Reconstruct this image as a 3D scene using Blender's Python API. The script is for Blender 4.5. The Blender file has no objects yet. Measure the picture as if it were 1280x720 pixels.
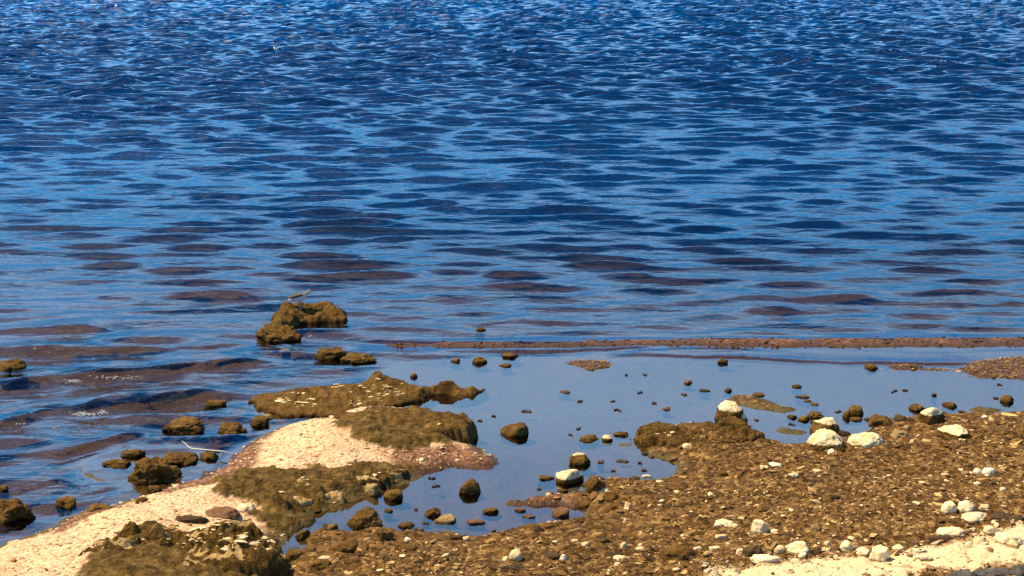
import bpy, math, random
import numpy as np
from mathutils import Vector

random.seed(7)
RNG = np.random.default_rng(11)
R = math.radians
scene = bpy.context.scene
COL = scene.collection

# ------------------------------------------------------------------ camera
F_PX, CAM_H, PITCH = 2000.0, 3.0, R(13.5)
SP, CP = math.sin(PITCH), math.cos(PITCH)
SUN_EL, SUN_AZ = R(58), R(-82)          # azimuth from +Y towards +X


def ray(px, py):
    dx, dz = (px - 640) / F_PX, -(py - 360) / F_PX
    return np.array([dx, CP + dz * SP, -SP + dz * CP])


def at(px, py, z=0.0):
    """point of the level z seen at a photo pixel"""
    d = ray(px, py)
    t = (z - CAM_H) / d[2]
    return d[0] * t, d[1] * t


# ------------------------------------------------------------------ noise
_perm = np.random.default_rng(3).permutation(512).astype(np.int64)
_perm = np.concatenate([_perm, _perm])
_g = np.random.default_rng(5).normal(size=(512, 3))
_g /= np.linalg.norm(_g, axis=1)[:, None]


def perlin(x, y, z=None):
    x = np.asarray(x, float)
    y = np.asarray(y, float)
    z = np.zeros_like(x) + (0.37 if z is None else z)
    xi, yi, zi = np.floor(x).astype(np.int64), np.floor(y).astype(np.int64), np.floor(z).astype(np.int64)
    xf, yf, zf = x - xi, y - yi, z - zi
    u, v, w = [t * t * t * (t * (t * 6 - 15) + 10) for t in (xf, yf, zf)]

    def grad(i, j, k):
        h = _perm[(_perm[(_perm[(xi + i) & 511] + yi + j) & 511] + zi + k) & 511]
        g = _g[h]
        return g[..., 0] * (xf - i) + g[..., 1] * (yf - j) + g[..., 2] * (zf - k)
    x00 = grad(0, 0, 0) * (1 - u) + grad(1, 0, 0) * u
    x10 = grad(0, 1, 0) * (1 - u) + grad(1, 1, 0) * u
    x01 = grad(0, 0, 1) * (1 - u) + grad(1, 0, 1) * u
    x11 = grad(0, 1, 1) * (1 - u) + grad(1, 1, 1) * u
    return ((x00 * (1 - v) + x10 * v) * (1 - w) + (x01 * (1 - v) + x11 * v) * w) * 1.6


def fbm(x, y, z=None, octaves=4, seed=0.0):
    s, a, f = 0.0, 1.0, 1.0
    zz = (0.0 if z is None else z)
    for k in range(octaves):
        s = s + a * perlin(x * f + 17.3 * k + seed, y * f - 9.1 * k + seed * 1.7, zz * f + 3.7 * k + seed * .3)
        a *= .5
        f *= 2.03
    return s


def sstep(a, b, x):
    t = np.clip((x - a) / (b - a), 0, 1)
    return t * t * (3 - 2 * t)


def sdist(poly, x, y):
    """signed distance to polygon, positive inside"""
    p = np.array(poly)
    q = np.roll(p, -1, axis=0)
    d2 = np.full(x.shape, 1e9)
    inside = np.zeros(x.shape, bool)
    for (ax, ay), (bx, by) in zip(p, q):
        ex, ey = bx - ax, by - ay
        t = np.clip(((x - ax) * ex + (y - ay) * ey) / (ex * ex + ey * ey + 1e-12), 0, 1)
        d2 = np.minimum(d2, (x - ax - t * ex) ** 2 + (y - ay - t * ey) ** 2)
        c = ((ay > y) != (by > y)) & (x < (bx - ax) * (y - ay) / (by - ay + 1e-12) + ax)
        inside ^= c
    return np.where(inside, 1, -1) * np.sqrt(d2)


def smooth_poly(pts, n=2):
    """Chaikin corner cutting of a closed outline"""
    p = np.array(pts, float)
    for _ in range(n):
        q = np.roll(p, -1, axis=0)
        p = np.stack([.75 * p + .25 * q, .25 * p + .75 * q], 1).reshape(-1, p.shape[1])
    return p


def wpoly(pts, z=0.0):
    out = []
    for p in pts:
        out.append(at(p[0], p[1], p[2] if len(p) > 2 else z))
    return smooth_poly(out, 1)


# ------------------------------------------------------------------ terrain
BEACH = wpoly([(1290, 517), (1210, 521), (1140, 520), (1105, 528), (1092, 542), (1000, 556), (975, 556), (950, 545),
               (935, 536), (870, 530), (825, 536), (800, 548), (815, 560), (800, 570), (850, 580), (848, 594),
               (800, 600), (757, 598), (738, 606), (728, 619), (640, 626), (628, 631), (722, 634), (726, 647), (690, 650),
               (655, 657), (640, 668), (600, 675), (560, 668), (510, 667), (470, 664), (440, 672), (400, 663),
               (392, 674), (380, 690), (352, 690), (340, 790), (340, 1500), (3200, 1500), (3200, 500)])
SPIT = wpoly([(-60, 706), (0, 684), (60, 662), (100, 643), (150, 630), (200, 614), (240, 602), (280, 585), (296, 562),
              (335, 541), (375, 528), (420, 519), (470, 509), (520, 511), (575, 530), (580, 552), (628, 577), (600, 590),
              (572, 585), (520, 591), (515, 602), (482, 612), (440, 626), (404, 640), (372, 656), (352, 672),
              (352, 720), (352, 1100), (-700, 1100), (-700, 760)])
SHOALS = [  # outline, height, colour: red-brown gravel just breaking the surface
    (wpoly([(470, 430), (600, 427), (800, 425), (900, 422), (960, 424), (1060, 421), (1200, 422), (1400, 421), (1400, 433), (1140, 434), (1000, 434),
            (880, 433), (760, 433), (600, 434), (480, 433)]), .016),
    (wpoly([(706, 452), (735, 449), (776, 451), (768, 457), (742, 462), (725, 458)]), .022),
    (wpoly([(1188, 461), (1215, 455), (1255, 449), (1300, 445), (1300, 475), (1235, 473), (1205, 468)]), .014),
    (wpoly([(1100, 458), (1125, 456), (1190, 459), (1195, 464), (1140, 464)]), .004),
    (wpoly([(912, 499), (945, 497), (975, 507), (1000, 512), (975, 516), (930, 508)]), .03),
    (wpoly([(962, 537), (990, 535), (1014, 540), (995, 544), (968, 541)]), .022),
    (wpoly([(1206, 511), (1240, 509), (1268, 512), (1240, 517)]), .022),
    (wpoly([(763, 555), (795, 551), (806, 558), (775, 560)]), .015),
    (wpoly([(330, 516), (420, 520), (480, 508), (470, 500), (380, 500), (330, 505)]), .02),
    (wpoly([(90, 600), (250, 600), (262, 570), (230, 555), (130, 560)]), -.02),
]


def height(x, y, detail=True):
    x = np.asarray(x, float)
    y = np.asarray(y, float)
    x, y = np.broadcast_arrays(x, y)
    # open sea bed
    off = y - 10.6 + .25 * x * (x < 0)
    z = -.055 - .05 * np.clip(off, 0, None) ** 1.25 * .9
    z = np.maximum(z, -6.0)
    left = sstep(-.7, -2.2, x) * sstep(11.5, 9.5, y)
    z = z - .09 * left
    near = (y < 13.5) & (np.abs(x) < 9) & (y > 2.0)
    red = np.zeros(x.shape)
    spit = np.full(x.shape, -9.0)
    beach = np.full(x.shape, -9.0)
    if near.any():
        xn, yn = x[near], y[near]
        wob = .05 * fbm(xn * 3.1, yn * 3.1, octaves=3) + .018 * fbm(xn * 14, yn * 14, octaves=2)
        db = sdist(BEACH, xn, yn) + wob
        ds = sdist(SPIT, xn, yn) + wob * .7
        zz = z[near]
        zb = np.where(db > 0, .035 * (1 - np.exp(-db / .06)) + .11 * db - .006 * db * db, np.maximum(db * .22, -.4))
        zs = np.where(ds > 0, .16 * (1 - np.exp(-ds / .38)), np.maximum(ds * .28, -.4))
        zz = np.maximum(zz, np.maximum(zb, zs))
        rr = np.zeros(xn.shape)
        for si, (poly, h) in enumerate(SHOALS):
            d = sdist(poly, xn, yn) + wob * (.5 if si == 0 else 1.0)
            zsh = np.where(d > 0, h * (1 - np.exp(-d / .05)), np.maximum(d * .25, -.4))
            if si < 4:
                rr = np.maximum(rr, sstep(-.08, .02, d))
            zz = np.maximum(zz, zsh)
        z = z.copy()
        z[near] = zz
        red[near] = rr
        spit[near] = ds
        beach[near] = db
    far_beach = (~near) & (y < 6.5)
    z = np.where(far_beach, np.maximum(z, np.clip((6.8 - y) * .12 + .05, 0, 1.1)), z)
    if detail:
        land = sstep(-.02, .04, z)
        z = z + land * (.014 * fbm(x * 4, y * 4, octaves=2, seed=4) + .015 * fbm(x * 15, y * 15, octaves=4, seed=2) * sstep(-.05, .1, beach))
        z = z + (1 - land) * .012 * fbm(x * 5, y * 5, octaves=3, seed=9) * (y < 40)
    return z, spit, beach, red


def zat(x, y, detail=True):
    return float(height(np.array([x]), np.array([y]), detail)[0][0])


def on_ground(px, py):
    """where the photo pixel meets the ground (or the water level)"""
    z = 0.0
    for _ in range(12):
        x, y = at(px, py, z)
        z = .5 * z + .5 * max(0.0, zat(x, y, False))
    return x, y, z


def gpoly(pts):
    return smooth_poly([on_ground(px, py)[:2] for px, py in pts], 1)


# ------------------------------------------------------------------ mesh helpers
def mesh_object(name, verts, faces, mats=(), smooth=True, parent=None, attrs=None, loc=None):
    me = bpy.data.meshes.new(name)
    verts = np.asarray(verts, np.float32)
    faces = np.asarray(faces, np.int32)
    n = faces.shape[1]
    me.vertices.add(len(verts))
    me.vertices.foreach_set('co', verts.ravel())
    me.loops.add(faces.size)
    me.loops.foreach_set('vertex_index', faces.ravel())
    me.polygons.add(len(faces))
    me.polygons.foreach_set('loop_start', np.arange(0, faces.size, n, dtype=np.int32))
    me.polygons.foreach_set('loop_total', np.full(len(faces), n, np.int32))
    me.update(calc_edges=True)
    me.polygons.foreach_set('use_smooth', np.full(len(faces), smooth, bool))
    for k, v in (attrs or {}).items():
        v = np.asarray(v, np.float32)
        if v.ndim == 1:
            a = me.attributes.new(k, 'FLOAT', 'POINT')
            a.data.foreach_set('value', v)
        else:
            a = me.attributes.new(k, 'FLOAT_COLOR', 'POINT')
            c = np.ones((len(v), 4), np.float32)
            c[:, :3] = v
            a.data.foreach_set('color', c.ravel())
    for m in (mats if isinstance(mats, (list, tuple)) else [mats]):
        me.materials.append(m)
    o = bpy.data.objects.new(name, me)
    COL.objects.link(o)
    if loc is not None:
        o.location = loc
    if parent is not None:
        o.parent = parent
    return o


def grid_faces(nr, nc):
    i = np.arange((nr - 1) * (nc - 1))
    r, c = i // (nc - 1), i % (nc - 1)
    a = r * nc + c
    return np.stack([a, a + 1, a + nc + 1, a + nc], 1)


def tag(o, label, cat, group=None):
    o['label'] = label
    o['category'] = cat
    if group:
        o['group'] = group
    return o


def ico(sub):
    import bmesh
    bm = bmesh.new()
    bmesh.ops.create_icosphere(bm, subdivisions=sub, radius=1)
    v = np.array([p.co[:] for p in bm.verts])
    f = np.array([[q.index for q in p.verts] for p in bm.faces])
    bm.free()
    return v, f


ICO = {k: ico(k) for k in (1, 2, 3, 4, 5)}

# ------------------------------------------------------------------ material helpers


class NT:
    def __init__(self, name):
        self.m = bpy.data.materials.new(name)
        self.m.use_nodes = True
        self.t = self.m.node_tree
        self.t.nodes.clear()
        self.out = self.n('ShaderNodeOutputMaterial')

    def n(self, typ, **kw):
        nd = self.t.nodes.new(typ)
        for k, v in kw.items():
            setattr(nd, k, v)
        return nd

    def put(self, sock, v):
        if v is None:
            return
        if hasattr(v, 'is_output') or isinstance(v, bpy.types.NodeSocket):
            self.t.links.new(v, sock)
        else:
            if isinstance(v, (tuple, list)) and len(v) == 3 and sock.type == 'RGBA':
                v = (*v, 1)
            sock.default_value = v

    def attr(self, name, out='Fac'):
        return self.n('ShaderNodeAttribute', attribute_name=name).outputs[out]

    def math(self, op, a, b=None, c=None, clamp=False):
        nd = self.n('ShaderNodeMath', operation=op, use_clamp=clamp)
        for i, v in enumerate((a, b, c)):
            self.put(nd.inputs[i], v)
        return nd.outputs[0]

    def noise(self, vec, scale, detail=4, rough=.55, dist=0):
        nd = self.n('ShaderNodeTexNoise')
        self.put(nd.inputs['Vector'], vec)
        nd.inputs['Scale'].default_value = scale
        nd.inputs['Detail'].default_value = detail
        nd.inputs['Roughness'].default_value = rough
        nd.inputs['Distortion'].default_value = dist
        return nd.outputs['Fac']

    def voro(self, vec, scale, out='Color', feature='F1', rnd=1):
        nd = self.n('ShaderNodeTexVoronoi', feature=feature)
        self.put(nd.inputs['Vector'], vec)
        nd.inputs['Scale'].default_value = scale
        nd.inputs['Randomness'].default_value = rnd
        return nd.outputs[out]

    def mix(self, fac, a, b, mode='MIX'):
        nd = self.n('ShaderNodeMix', data_type='RGBA', blend_type=mode)
        self.put(nd.inputs[0], fac)
        self.put(nd.inputs[6], a)
        self.put(nd.inputs[7], b)
        return nd.outputs[2]

    def ramp(self, fac, stops):
        nd = self.n('ShaderNodeValToRGB')
        el = nd.color_ramp.elements
        while len(el) > 1:
            el.remove(el[-1])
        for i, (p, c) in enumerate(stops):
            e = el[0] if i == 0 else el.new(p)
            e.position = p
            e.color = (*c, 1) if len(c) == 3 else c
        self.put(nd.inputs[0], fac)
        return nd.outputs[0]

    def sm(self, x, a, b):
        nd = self.n('ShaderNodeMapRange', interpolation_type='SMOOTHSTEP')
        self.put(nd.inputs[0], x)
        nd.inputs[1].default_value = a
        nd.inputs[2].default_value = b
        return nd.outputs[0]

    def bump(self, h, dist=.01, strength=1, normal=None):
        nd = self.n('ShaderNodeBump')
        self.put(nd.inputs['Height'], h)
        nd.inputs['Distance'].default_value = dist
        self.put(nd.inputs['Strength'], strength)
        self.put(nd.inputs['Normal'], normal)
        return nd.outputs[0]

    def bsdf(self, color, rough=.8, normal=None, spec=.3):
        nd = self.n('ShaderNodeBsdfPrincipled')
        self.put(nd.inputs['Base Color'], color)
        self.put(nd.inputs['Roughness'], rough)
        self.put(nd.inputs['Normal'], normal)
        self.put(nd.inputs['Specular IOR Level'], spec)
        return nd.outputs[0]

    def done(self, sh):
        self.t.links.new(sh, self.out.inputs['Surface'])
        return self.m

    def coords(self):
        return self.n('ShaderNodeTexCoord').outputs['Object']

    def pos(self):
        g = self.n('ShaderNodeNewGeometry').outputs['Position']
        s = self.n('ShaderNodeSeparateXYZ')
        self.t.links.new(g, s.inputs[0])
        return g, s.outputs


# ---- ground
def ground_material():
    t = NT('shore_ground')
    P, xyz = t.pos()
    sand, algae, red = t.attr('sand'), t.attr('algae'), t.attr('red')
    pale = t.attr('pale')
    # brown shingle between the loose stones
    cell = t.voro(P, 42)
    cv = t.n('ShaderNodeSeparateColor')
    t.t.links.new(cell, cv.inputs[0])
    n1 = t.noise(P, 9, 5, .6)
    f = t.math('ADD', t.math('MULTIPLY', cv.outputs[0], .55), t.math('MULTIPLY', n1, .5))
    brown = t.ramp(f, [(.2, (.03, .016, .004)), (.5, (.094, .045, .011)), (.72, (.17, .088, .025)), (.9, (.38, .24, .09))])
    # sand and shell grit
    c2 = t.voro(P, 75)
    cs = t.n('ShaderNodeSeparateColor')
    t.t.links.new(c2, cs.inputs[0])
    sandc = t.ramp(cs.outputs[1], [(0, (.32, .15, .075)), (.14, (.46, .255, .135)), (.4, (.59, .375, .205)), (1, (.68, .465, .27))])
    sandc = t.mix(t.math('MULTIPLY', t.sm(t.noise(P, 3.2, 4), .48, .68), .5), sandc, (.42, .235, .125))
    redc = t.ramp(t.math('ADD', t.math('MULTIPLY', cs.outputs[0], .5), t.math('MULTIPLY', n1, .5)),
                  [(.25, (.075, .03, .013)), (.55, (.17, .08, .04)), (.85, (.36, .2, .1))])
    alg = t.ramp(t.noise(P, 22, 6, .65), [(.3, (.022, .012, .003)), (.48, (.08, .046, .009)), (.62, (.14, .082, .02)), (.78, (.28, .19, .075))])
    c = t.mix(sand, brown, sandc)
    c = t.mix(pale, c, t.mix(n1, (.52, .37, .19), (.70, .54, .31)))
    c = t.mix(red, c, redc)
    c = t.mix(algae, c, alg)
    wetf = t.sm(xyz[2], .03, .004)
    c = t.mix(t.math('MULTIPLY', wetf, .85), c, t.mix(red, (.078, .058, .014), (.044, .021, .009)))
    h = t.math('ADD', t.math('MULTIPLY', t.voro(P, 42, 'Distance'), -.6), t.noise(P, 60, 4, .6))
    rough = t.math('SUBTRACT', .9, t.math('MULTIPLY', wetf, .45))
    return t.done(t.bsdf(c, rough, t.bump(h, .012, .8), .12))


# ---- rocks: brown weed with a clean dry top where the attribute 'cap' says so
def rock_material(name, dark, mid, light, cap=(.74, .63, .42), bump=.012, scale=1.0):
    t = NT(name)
    P, xyz = t.pos()
    n = t.noise(P, 26 * scale, 6, .62)
    n2 = t.noise(P, 7 * scale, 4, .5)
    f = t.math('ADD', t.math('MULTIPLY', n, .6), t.math('MULTIPLY', n2, .4))
    c = t.ramp(f, [(.3, dark), (.5, mid), (.72, light)])
    c = t.mix(t.sm(xyz[2], .022, -.005), c, tuple(v * .4 for v in mid))
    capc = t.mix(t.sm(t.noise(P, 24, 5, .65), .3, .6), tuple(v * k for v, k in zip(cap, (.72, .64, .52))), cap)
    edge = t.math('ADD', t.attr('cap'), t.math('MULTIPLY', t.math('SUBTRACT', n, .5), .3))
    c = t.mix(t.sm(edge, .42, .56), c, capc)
    h = t.math('ADD', n, t.math('MULTIPLY', t.noise(P, 90, 3, .6), .5))
    return t.done(t.bsdf(c, .9, t.bump(h, bump, .9), .08))


M_GROUND = ground_material()
M_WEED = rock_material('weed_covered_rock', (.028, .014, .004), (.108, .057, .013), (.215, .122, .034), cap=(.80, .64, .36), bump=.02)
M_TAN = rock_material('tan_stone', (.15, .09, .032), (.27, .18, .075), (.42, .30, .14))
M_DARK = rock_material('dark_stone', (.025, .015, .007), (.07, .043, .02), (.13, .085, .042))
M_RED = rock_material('reddish_stone', (.06, .026, .012), (.16, .08, .04), (.28, .16, .085))
M_PALE = rock_material('pale_stone', (.42, .28, .13), (.60, .44, .23), (.74, .58, .34), bump=.006)
M_WHITE = rock_material('white_stone', (.64, .50, .30), (.76, .63, .41), (.84, .73, .50), bump=.006)
M_SHELF = rock_material('weedy_shelf_rock', (.020, .010, .002), (.09, .048, .010), (.22, .128, .036), cap=(.46, .31, .13), bump=.03, scale=1.6)
M_GREY_SHADE = rock_material('shaded_grey_stone', (.03, .027, .022), (.075, .068, .058), (.15, .14, .12))  # grey kept dark: shade of the bottom right corner painted into the colour
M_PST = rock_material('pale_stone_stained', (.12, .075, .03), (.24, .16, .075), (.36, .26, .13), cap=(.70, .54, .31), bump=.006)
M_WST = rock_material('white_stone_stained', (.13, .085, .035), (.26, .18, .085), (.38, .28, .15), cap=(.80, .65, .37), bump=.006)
MATS = dict(pale_stained=M_PST, white_stained=M_WST, weed=M_WEED, tan=M_TAN, dark=M_DARK, red=M_RED, pale=M_PALE, white=M_WHITE, grey=M_GREY_SHADE)


def pebble_material():
    t = NT('loose_shingle')
    P, _ = t.pos()
    c = t.attr('tint', 'Color')
    c = t.mix(t.math('MULTIPLY', t.noise(P, 120, 3), .5), c, (.1, .06, .025))
    return t.done(t.bsdf(c, .92, t.bump(t.noise(P, 150, 3), .004, .6), .08))


M_PEB = pebble_material()

# ------------------------------------------------------------------ ground mesh
SANDPATCH = gpoly([(880, 712), (960, 703), (1040, 697), (1120, 694), (1150, 686), (1210, 676), (1240, 660), (1300, 650),
                   (1300, 690), (1290, 705), (1200, 708), (1120, 722), (980, 740), (880, 730)])
ALG = [gpoly(p) for p in (
    [(266, 600), (300, 592), (345, 588), (425, 581), (500, 576), (516, 586), (506, 600), (452, 616), (402, 632), (372, 642),
     (340, 644), (300, 622), (277, 612)],
    [(95, 735), (108, 700), (150, 683), (168, 663), (196, 657), (225, 668), (290, 656), (336, 664), (352, 690), (352, 760), (95, 760)],
    [(316, 640), (346, 632), (360, 645), (400, 640), (385, 668), (350, 668), (325, 650)],
    [(415, 525), (450, 520), (500, 512), (580, 512), (586, 545), (560, 560), (480, 558), (430, 548)],
)]
REDS = [gpoly(p) for p in (
    [(205, 600), (250, 592), (283, 575), (300, 552), (330, 548), (325, 580), (290, 596), (240, 612), (205, 622)],
    [(480, 562), (530, 560), (580, 556), (640, 577), (600, 596), (560, 590), (520, 596), (490, 585)],
    [(60, 664), (100, 640), (160, 628), (150, 636), (100, 652), (70, 668)],
    [(630, 632), (650, 620), (730, 618), (740, 640), (650, 640)],
)]


def build_ground():
    xs = np.concatenate([-np.geomspace(900, 4.6, 40), np.arange(-4.4, 4.4, .0125), np.geomspace(4.6, 900, 40)])
    ys = np.concatenate([np.linspace(-60, 5.2, 40)[:-1], np.arange(5.2, 11.7, .0125), 11.7 + np.geomspace(.02, 2000, 150)])
    X, Y = np.meshgrid(xs, ys)
    x, y = X.ravel(), Y.ravel()
    z, spit, beach, red = height(x, y)
    wob = .05 * fbm(x * 5, y * 5, octaves=4, seed=6) + .02 * fbm(x * 30, y * 30, octaves=2, seed=8)
    sand = sstep(-.02, .05, spit + wob * .3) * sstep(.01, .05, z + wob * .1)
    sand[beach > .02] *= .0
    pale = sstep(-.03, .05, sdist(SANDPATCH, x, y) + 1.3 * wob)
    alg = np.zeros(x.shape)
    zz = z.copy()
    near = (np.abs(x) < 5) & (y > 5) & (y < 12)
    xn, yn, wn = x[near], y[near], wob[near]
    for p in ALG:
        d = sdist(p, xn, yn) + wn * 1.5
        k = sstep(-.015, .015, d)
        alg[near] = np.maximum(alg[near], k)
        zz[near] += sstep(-.01, .06, d) * (.018 + .03 * np.abs(fbm(xn * 9, yn * 9, octaves=3, seed=21)))
    for p in REDS:
        d = sdist(p, xn, yn) + wn
        red[near] = np.maximum(red[near], sstep(-.03, .04, d))
    # dry weed flecks on the sand
    fl = sstep(.5, .62, fbm(x * 2.2, y * 6, octaves=3, seed=31)) * (sand > .5) * .8
    alg = np.maximum(alg, fl * sstep(.1, .5, fbm(x * 12, y * 30, octaves=2, seed=33)))
    wet = 1 - sstep(-.01, .012, z)
    o = mesh_object('beach', np.stack([x, y, zz], 1), grid_faces(len(ys), len(xs)), M_GROUND,
                    attrs=dict(sand=sand, algae=alg, red=red, pale=pale))
    o['kind'] = 'structure'
    return o


build_ground()

# ------------------------------------------------------------------ water
def wline(pts):
    return np.array([at(px, py) for px, py in pts])


CRESTS = [  # line of a wavelet (photo pixels), height, front width, back width
    ([(418, 423), (480, 427), (560, 429), (700, 429), (800, 427), (900, 424), (1000, 427), (1140, 424), (1400, 425)], .0301, .034, .12),
    ([(505, 439), (600, 439), (720, 437), (850, 433)], .012, .03, .10),
    ([(735, 446), (850, 444), (900, 447), (1000, 452), (1250, 454)], .009, .02, .10),
    ([(-60, 494), (0, 486), (80, 474), (160, 471), (250, 459), (330, 451), (390, 447)], .055, .09, .34),
    ([(-60, 546), (0, 531), (60, 517), (130, 509), (220, 501), (310, 496)], .050, .08, .3),
    ([(-60, 578), (0, 569), (80, 562), (140, 552), (215, 537)], .022, .05, .2),
    ([(-20, 616), (60, 606), (105, 597)], .010, .03, .1),
    ([(70, 620), (110, 614), (155, 606)], .009, .03, .1),
    ([(-20, 636), (40, 634), (90, 629)], .007, .03, .1),
    ([(-60, 443), (0, 439), (100, 441), (200, 438), (290, 434), (325, 428)], .036, .08, .35),
    ([(160, 374), (230, 371), (300, 370), (350, 372)], .045, .1, .4),
    ([(-30, 413), (60, 413), (165, 410)], .035, .09, .35),
    ([(580, 345), (650, 341), (710, 343)], .045, .1, .4),
    ([(500, 370), (600, 372), (650, 369)], .03, .09, .3),
    ([(1140, 366), (1200, 364), (1250, 368)], .045, .1, .4),
    ([(1160, 384), (1230, 381), (1300, 380)], .04, .1, .4),
    ([(900, 386), (960, 384), (1010, 388)], .035, .09, .35),
    ([(560, 405), (650, 400), (740, 404)], .022, .07, .25),
    ([(1000, 370), (1060, 368), (1110, 372)], .035, .09, .35),
    ([(600, 238), (660, 235), (720, 239)], .06, .14, .5),
    ([(890, 204), (960, 200), (1010, 204)], .055, .14, .5),
    ([(720, 345), (780, 344), (830, 347)], .035, .1, .4),
    ([(80, 376), (150, 372), (200, 376)], .03, .1, .4),
]
CALM = wpoly([(452, 466), (530, 452), (640, 447), (900, 444), (1330, 442), (1600, 442), (1600, 900), (300, 900), (400, 640), (540, 560), (520, 495)])


def build_water():
    rng = np.random.default_rng(42)
    ny, nu = 1250, 760
    ys = np.concatenate([np.linspace(-8, 5.0, 12)[:-1], np.geomspace(5.0, 66, ny), np.geomspace(67, 2500, 50)])
    us = np.concatenate([-np.geomspace(14, 1.02, 16), np.linspace(-1, 1, nu), np.geomspace(1.02, 14, 16)])
    Y, U = np.meshgrid(ys, us, indexing='ij')
    X = U * .42 * np.maximum(Y, 5.0)
    x, y = X.ravel(), Y.ravel()
    bed = height(x, y, False)[0]
    depth = np.clip(-bed, 0, 10)
    calm = sstep(-.22, .02, sdist(CALM, x, y))
    act = (1 - calm) * sstep(.0, .05, depth)
    leftcalm = sstep(-.6, -1.6, x) * sstep(10.6, 9.2, y)
    act *= (1 + .45 * leftcalm)
    act *= .52 + .48 * sstep(10.9, 15.0, y)
    act[y > 300] *= .3
    openw = 1 + .65 * sstep(15, 34, y)
    farw = sstep(15, 30, y)
    gust = .9 + .16 * fbm(x * .18, y * .10, octaves=3, seed=3)
    dx = np.zeros_like(x)
    dy = np.zeros_like(x)
    z = np.zeros_like(x)
    N = 64
    lam = np.geomspace(.16, 2.2, N) * rng.uniform(.92, 1.08, N)
    for i in range(N):
        L = lam[i]
        k = 2 * math.pi / L
        spread = .17 if L > .6 else .27
        a = rng.normal(0, spread) + .06
        kx, ky = k * math.sin(a), -k * math.cos(a)
        w = math.exp(-(math.log(L / .36) / .58) ** 2)            # energy around 0.6 m
        slope = .079 * w
        amp = slope / k
        g = gust if L < 1.2 else 1.0
        cut = 1 - .5 * farw if L > .7 else (1 + .75 * farw if L < .5 else 1.0)
        ph = kx * x + ky * y + rng.uniform(0, 6.283)
        A = amp * act * g * cut * openw
        z += A * np.cos(ph)
        q = .6
        dx -= q * A * (kx / k) * np.sin(ph)
        dy -= q * A * (ky / k) * np.sin(ph)
    # wavelets that run along the shore
    nearm = (y < 24)
    xn, yn = x[nearm], y[nearm]
    zc = np.zeros_like(xn)
    jx = .05 * fbm(xn * 2.3, yn * 2.3, octaves=3, seed=12)
    for pts, h, fw, bw in CRESTS:
        p = wline(pts)
        # densify the line smoothly
        tt = np.linspace(0, 1, len(p))
        ti = np.linspace(0, 1, 60)
        px_, py_ = np.interp(ti, tt, p[:, 0]), np.interp(ti, tt, p[:, 1])
        ker = np.ones(7) / 7
        py_[3:-3] = np.convolve(py_, ker, 'valid')
        o = np.argsort(px_)
        yl = np.interp(xn, px_[o], py_[o])
        s = (yn - yl) + (jx * .25 if h == .0301 else jx)
        x0, x1 = px_.min(), px_.max()
        tap = min(.35, (x1 - x0) * .4)
        env = sstep(x0, x0 + tap, xn) * sstep(x1, x1 - tap, xn)
        env *= (.7 + .12 * fbm(xn * 4, yn * .3, octaves=2, seed=16)) if h == .0301 else .75 + .5 * fbm(xn * 1.7, yn * .3 + h * 99, octaves=2, seed=15)
        fw = fw * .8
        prof = np.where(s > 0, np.exp(-(s / bw) ** 1.3), np.exp(-(s / fw) ** 2))
        trough = -.25 * np.exp(-((s + fw * 2.6) / (fw * 1.6)) ** 2)
        zc += (.62 if h == .0301 else 1.15 if p[:, 1].mean() < 11.4 else .75) * h * env * (prof + trough)
    z[nearm] += zc
    pv = np.stack([x + dx, y + dy, z], 1)
    turb = sstep(.11, .6, depth)
    o = mesh_object('water', pv, grid_faces(len(ys), len(us)), water_material(),
                    attrs=dict(deep=turb, ripple=np.clip((1 - calm) * sstep(0, .06, depth) * (.62 - .12 * sstep(16, 11, y)) + .012, 0, 2), shal=sstep(0, .35, depth)))
    o['kind'] = 'structure'
    return o


def water_material():
    t = NT('sea_water')
    P, xyz = t.pos()
    rip = t.attr('ripple')
    mp = t.n('ShaderNodeMapping')
    t.t.links.new(P, mp.inputs[0])
    mp.inputs['Scale'].default_value = (.55, 1.5, 1)
    v = mp.outputs[0]
    n1 = t.noise(v, 5.5, 3, .55, .4)
    n2 = t.noise(v, 16, 2, .5, .3)
    h = t.math('ADD', t.math('MULTIPLY', n1, .024), t.math('MULTIPLY', n2, .007))
    h = t.math('MULTIPLY', h, rip)
    nrm = t.bump(h, 1.0, 1.0)
    fr = t.n('ShaderNodeFresnel')
    fr.inputs['IOR'].default_value = 1.74
    t.put(fr.inputs['Normal'], nrm)
    gl = t.n('ShaderNodeBsdfGlossy')
    gl.inputs['Color'].default_value = (1, 1, 1, 1)
    gl.inputs['Roughness'].default_value = .03
    t.put(gl.inputs['Normal'], nrm)
    tr = t.n('ShaderNodeBsdfTransparent')
    t.put(tr.inputs['Color'], t.mix(t.attr('shal'), (.80, .72, .62), (.62, .57, .46)))
    df = t.n('ShaderNodeBsdfDiffuse')
    df.inputs['Color'].default_value = (.0006, .016, .058, 1)
    body = t.n('ShaderNodeMixShader')
    t.put(body.inputs[0], t.attr('deep'))
    t.t.links.new(tr.outputs[0], body.inputs[1])
    t.t.links.new(df.outputs[0], body.inputs[2])
    mx = t.n('ShaderNodeMixShader')
    t.put(mx.inputs[0], fr.outputs[0])
    t.t.links.new(body.outputs[0], mx.inputs[1])
    t.t.links.new(gl.outputs[0], mx.inputs[2])
    return t.done(mx.outputs[0])


build_water()

# ------------------------------------------------------------------ rocks
_seed = [0]


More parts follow.
